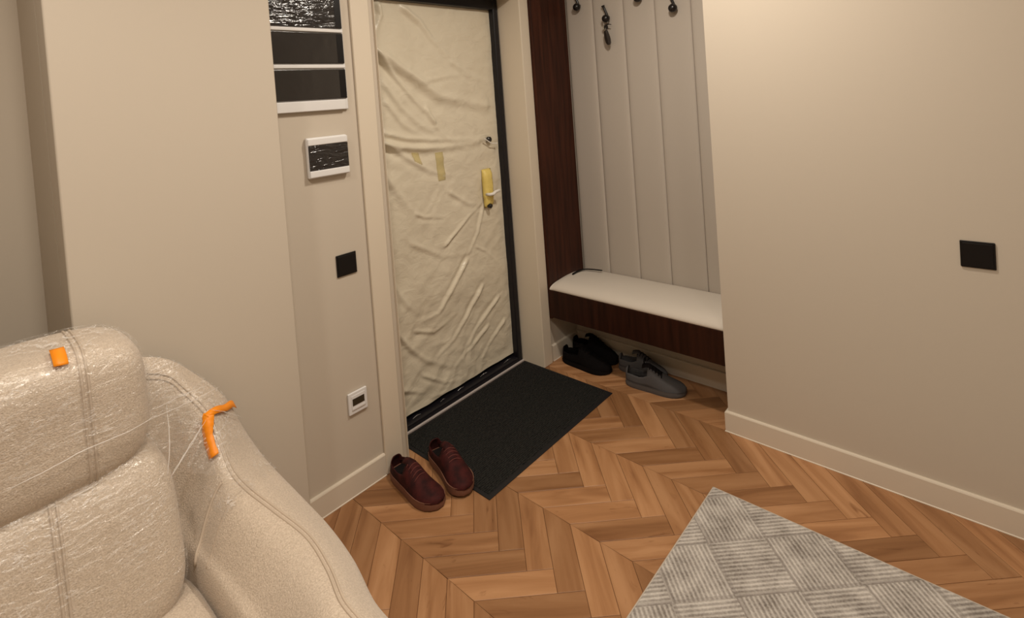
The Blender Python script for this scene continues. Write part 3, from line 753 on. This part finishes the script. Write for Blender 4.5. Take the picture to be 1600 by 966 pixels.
# carry the body a little behind the cushions at the back and round it off at the front
first = [np.array((p[0]-.16, p[1]+.0, p[2]+(.06 if p[2] > .6 else 0))) for p in ctrl[0]]
last = ctrl[-1]
def fwd(L, dy, sh):
    c = np.mean(L, axis=0); return [np.array((c[0]+(p[0]-c[0])*(1-sh), p[1]*.25+(c[1])*.75-dy, c[2]+(p[2]-c[2])*(1-sh*.75))) for p in L]
ctrl = [first]+ctrl+[fwd(last, .075, .05), fwd(last, .115, .18), fwd(last, .13, .45)]
NS = 100
rings = np.array([crom(c, NS, True) for c in ctrl])
ARM = np.transpose(np.array([crom(rings[:, k], 90) for k in range(NS)]), (1, 0, 2))
NST = len(ctrl)-1
def build_loft(name, G, m, parent, mirror=None):
    n, ns, _ = G.shape
    V = [tuple(G[i, k]) for i in range(n) for k in range(ns)]
    if mirror is not None: V = [(2*mirror-x, y, z) for x, y, z in V]
    # the end caps get their own vertices so the smooth shading stays on the sides
    capA = [V[k] for k in range(ns)]; capB = [V[(n-1)*ns+k] for k in range(ns)]
    Fc = grid_faces(n, ns, cv=True); k0 = len(V); V += capA+capB
    Fc += [tuple(k0+k for k in range(ns))[::-1], tuple(k0+ns+k for k in range(ns))]
    if mirror is not None: Fc = [f[::-1] for f in Fc]
    return mesh(name, V, Fc, m, parent, smooth=True)
build_loft('arm', ARM, FABRIC, sofa); build_loft('arm', ARM, FABRIC, sofa, SMID)
def arm_pt(fi, fk, off=0.):
    """point on the arm surface: fi along (0 back .. 1 front), fk round the section (0 = seam, .2 = shoulder, .8 = inner face), pushed out by off"""
    n, ns, _ = ARM.shape
    def at(i, k): return ARM[min(max(i, 0), n-1), k % ns]
    x = min(max(fi, 0), .9999)*(n-1); y = (fk % 1)*ns; i, k = int(math.floor(x)), int(math.floor(y)); a, b = x-i, y-k
    P = (at(i, k)*(1-a)+at(i+1, k)*a)*(1-b)+(at(i, k+1)*(1-a)+at(i+1, k+1)*a)*b
    du = at(i+2, k)-at(i-2, k); dv = at(i, k+2)-at(i, k-2)
    nn = np.cross(du, dv); nn = nn/max(1e-9, np.linalg.norm(nn))
    c = np.mean(ARM[i], axis=0)
    if np.dot(nn, P-c) < 0: nn = -nn
    return Vector(P+nn*off)
def arm_at(u, v, off=0.):
    """arm surface parameters seen at a photo pixel"""
    best = None
    for fi in np.linspace(.02, .98, 97):
        for fk in list(np.linspace(-.30, .21, 60)):
            q = project(arm_pt(fi, fk))
            d = (q[0]-u)**2+(q[1]-v)**2
            if best is None or d < best[0]: best = (d, fi, fk)
    return best[1], best[2]
# double stitched seam along the top
for fk in (-.004, .014):
    MB().tube([arm_pt(f, fk, .0005) for f in np.linspace(.06, .93, 90)], .0032, 6).build('seam', SEAM, sofa, smooth=True)
# pleat between wing and arm pad, and the short seam down the arm pad
MB().tube([arm_pt(.385-.012*math.sin(t*3), -.06-.22*t, .0012) for t in np.linspace(0, 1, 24)], .0042, 8).build('pleat', SEAM, sofa, smooth=True)
MB().tube([arm_pt(.455, -.02-.24*t, .0002) for t in np.linspace(0, 1, 24)], .0016, 6).build('seam', SEAM, sofa, smooth=True)
# back behind the cushions
rbox('back_shell', (2*SMID+2.02, -2.02, -.285, -.118, .10, .925), FABRIC, .05, sofa, 4)

def cushion(name, c, a, b, cz, n=4.0, lean=0., m=FABRIC, parent=sofa, res=22, wob=.004, seed=0, bulge=0.):
    """soft box: superellipsoid with half sizes a, b, cz about c, leaning by lean (m of y per m of z)"""
    V = []; Fc = []; idx = {}
    def P(d):
        k = (abs(d[0])**n+abs(d[1])**n+abs(d[2])**n)**(-1/n)
        return np.array([d[0]*k, d[1]*k, d[2]*k])
    tt = np.tan(np.linspace(-PI/4, PI/4, res))
    for ax in range(3):
        for sg in (-1, 1):
            k0 = len(V)
            for u in tt:
                for v in tt:
                    d = [0, 0, 0]; d[ax] = sg; d[(ax+1) % 3] = u; d[(ax+2) % 3] = v
                    s = P(d); p = np.array([c[0]+a*s[0], c[1]+b*s[1], c[2]+cz*s[2]])
                    w = 1+wob/.1*noise.noise((p[0]*5+seed, p[1]*5, p[2]*5))
                    p[1] = c[1]+b*s[1]*w+lean*(p[2]-c[2]); p[2] += wob*noise.noise((p[0]*4+seed, p[1]*4, 9.)) 
                    V.append(tuple(p))
            f = grid_faces(res, res)
            Fc += [tuple(k0+i for i in (q if sg > 0 else q[::-1])) for q in f]
    o = mesh(name, V, Fc, m, parent, smooth=True)
    import bmesh
    bm = bmesh.new(); bm.from_mesh(o.data); bmesh.ops.remove_doubles(bm, verts=bm.verts, dist=1e-5); bm.to_mesh(o.data); bm.free()
    o.data.shade_smooth()
    return o
def cushion_ring(c, a, b, cz, n, lean, x, t0, t1, off=.002, steps=40, wob=.004, seed=0):
    """points round a cushion at constant x, angle 0 = front (-y), 90 = top"""
    k = (1-min(.999, abs((x-c[0])/a))**n)**(1/n); out = []
    for t in np.linspace(t0, t1, steps):
        y, z = -math.cos(t), math.sin(t); r = (abs(y)**n+abs(z)**n)**(-1/n)*k
        px, pz = y*r, z*r
        w = 1+wob/.1*noise.noise((x*5+seed, (c[1]+b*px)*5, (c[2]+cz*pz)*5))
        p = np.array([x, c[1]+b*px*w+lean*cz*pz, c[2]+cz*pz])
        nn = np.array([0, y/b, z/cz]); nn /= np.linalg.norm(nn)
        p += nn*off; p[2] += wob*noise.noise((p[0]*4+seed, p[1]*4, 9.)); out.append(Vector(p))
    return out
UC = ((-2.285, -.295, .893), .268, .135, .162)     # upper back cushion
LC = ((-2.265, -.365, .585), .278, .115, .195)     # lower back cushion
def both(fn, *args, **k):
    pass
for mir in (0, 1):
    def mx(c): return (2*SMID-c[0], c[1], c[2]) if mir else c
    cushion('head_cushion', mx(UC[0]), *UC[1:], n=4.2, lean=.05)
    cushion('back_cushion', mx(LC[0]), *LC[1:], n=4.5, lean=.28, seed=3)
    cushion('seat_cushion', mx((-2.255, -.665, .345)), .290, .355, .088, n=6, seed=5)
for (c, a, b, cz), n_, le, x, t0, t1, sd in ((UC, 4.2, .05, -2.148, -1.3, 2.2, 0), (LC, 4.5, .28, -2.222, -1.0, 1.5, 3)):
    for dx in (-.006, .006):
        MB().tube(cushion_ring(c, a, b, cz, n_, le, x+dx, t0, t1, .0005, seed=sd), .003, 6).build('seam', SEAM, sofa, smooth=True)
rbox('base', (SX0+.06, SX1-.06, -.98, -.17, .10, .262), FABRIC, .03, sofa, 3)
for x in (SX0+.12, SX1-.12):
    for y in (-.22, -.92): MB().lathe([(.016, 0), (.024, .098)], (x, y, .003), n=14).build('leg', LEG, sofa)
# clear film over the head cushion, over the wing and stretched between them
FOLD = bpy.data.materials.new('film_fold'); FOLD.use_nodes = True
_pb = bsdf(FOLD); _pb.inputs['Base Color'].default_value = (.9, .87, .83, 1); _pb.inputs['Roughness'].default_value = .2; _pb.inputs['Alpha'].default_value = .40
wr_ = cushion('clear_wrap', UC[0], UC[1]+.006, UC[2]+.006, UC[3]+.006, n=4.2, lean=.05, m=CLING, res=60, wob=.005, seed=0)
wr_['label'] = 'clear wrinkled stretch film'
wr2 = cushion('clear_wrap', LC[0], LC[1]+.005, LC[2]+.005, LC[3]+.004, n=4.5, lean=.28, m=CLING, res=50, wob=.004, seed=3)
V = []; n1, n2 = 44, 40
for i, fi in enumerate(np.linspace(.02, .47, n1)):
    for j, fk in enumerate(np.linspace(-.13, .27, n2)):
        f2 = fi+(.02*noise.noise((fk*30, 1, 0)) if i == n1-1 else 0)
        p = arm_pt(f2, fk); V.append(tuple(arm_pt(f2, fk, .0045+.003*noise.noise((p.x*26, p.y*22, p.z*26)))))
mesh('clear_wrap', V, grid_faces(n1, n2), CLING, sofa, smooth=True)
V = []; n1, n2 = 26, 30
for i, f in enumerate(np.linspace(0, 1, n1)):
    a_ = Vector((-2.022+.010*noise.noise((f*6, 0, 0)), -.34-.07*f, .98-.25*f))
    b_ = arm_pt(.10+.26*f, -.01-.05*f, .006)
    for j, g in enumerate(np.linspace(0, 1, n2)):
        p = a_.lerp(b_, g); sag = math.sin(g*PI)
        V.append(tuple(p+Vector((0, .02*sag, -.02*sag-.010*noise.noise((f*9+g*2, g*3, 5))))))
mesh('clear_wrap', V, grid_faces(n1, n2), CLING, sofa, smooth=True)
strands = [[(0, 772, -.440), (60, 742, -.446), (130, 705, -.446), (205, 672, -.440), (246, 648, -.425)],
           [(225, 660, -.435), (270, 640, -.36), (310, 622, -.275), (343, 604, -.215)], [(240, 640, -.42), (285, 618, -.30), (322, 603, -.225)],
           [(322, 656, -.300), (302, 690, -.34), (282, 722, -.39), (266, 748, -.43)], [(316, 664, -.305), (292, 704, -.365), (268, 742, -.42)],
           [(260, 632, -.36), (265, 690, -.40), (262, 742, -.435)], [(330, 640, -.28), (355, 645, -.25), (378, 652, -.21)],]
for L_ in strands:
    P_ = crom([hit(u, v, 1, y) for u, v, y in L_], 16)
    MB().tube([Vector(p)+Vector((.001*noise.noise((i*.7, 0, 0)), 0, .003*noise.noise((i*.6, len(L_), 2)))) for i, p in enumerate(P_)], [.0003+.0010*math.sin(PI*i/15) for i in range(16)], 6).build('film_strand', FOLD, sofa, smooth=True)
# orange tape
def ribbon(name, L_, R_, th=.0012):
    V = []; n = len(L_)
    for a, b in zip(L_, R_): V += [a, b]
    o = mesh(name, V, grid_faces(n, 2), ORANGE, sofa, smooth=True)
    sd = o.modifiers.new('solid', 'SOLIDIFY'); sd.thickness = th; sd.offset = 0
    o['label'] = 'orange tape strip'
    return o
def tape_on_arm(pl, half, n=18):
    """pl: photo pixels along the strip; lies on the film over the arm"""
    ab = [arm_at(*p) for p in pl]; c = [np.array(q) for q in crom(ab, n)]
    P_ = [arm_pt(q[0], q[1], .0095) for q in c]; L_, R_ = [], []
    for i in range(n):
        t = (P_[min(i+1, n-1)]-P_[max(i-1, 0)]).normalized(); up = (arm_pt(c[i][0], c[i][1], .02)-arm_pt(c[i][0], c[i][1], 0)).normalized()
        sd = t.cross(up).normalized()*half*(1+.15*noise.noise((i*.5, 3, half*50)))
        L_.append(P_[i]-sd); R_.append(P_[i]+sd)
    ribbon('tape', L_, R_)
tape_on_arm([(366, 634), (345, 641), (325, 652)], .010)
tape_on_arm([(324, 650), (328, 680), (337, 711)], .014)
UCW = (UC[0], UC[1]+.006, UC[2]+.006, UC[3]+.006)
ribbon('tape', cushion_ring(*UCW, 4.2, .05, -2.198, .80, 1.12, .004, 10), cushion_ring(*UCW, 4.2, .05, -2.172, .78, 1.10, .004, 10))

for o in bpy.data.objects:
    if '_local' in o.keys(): del o['_local']
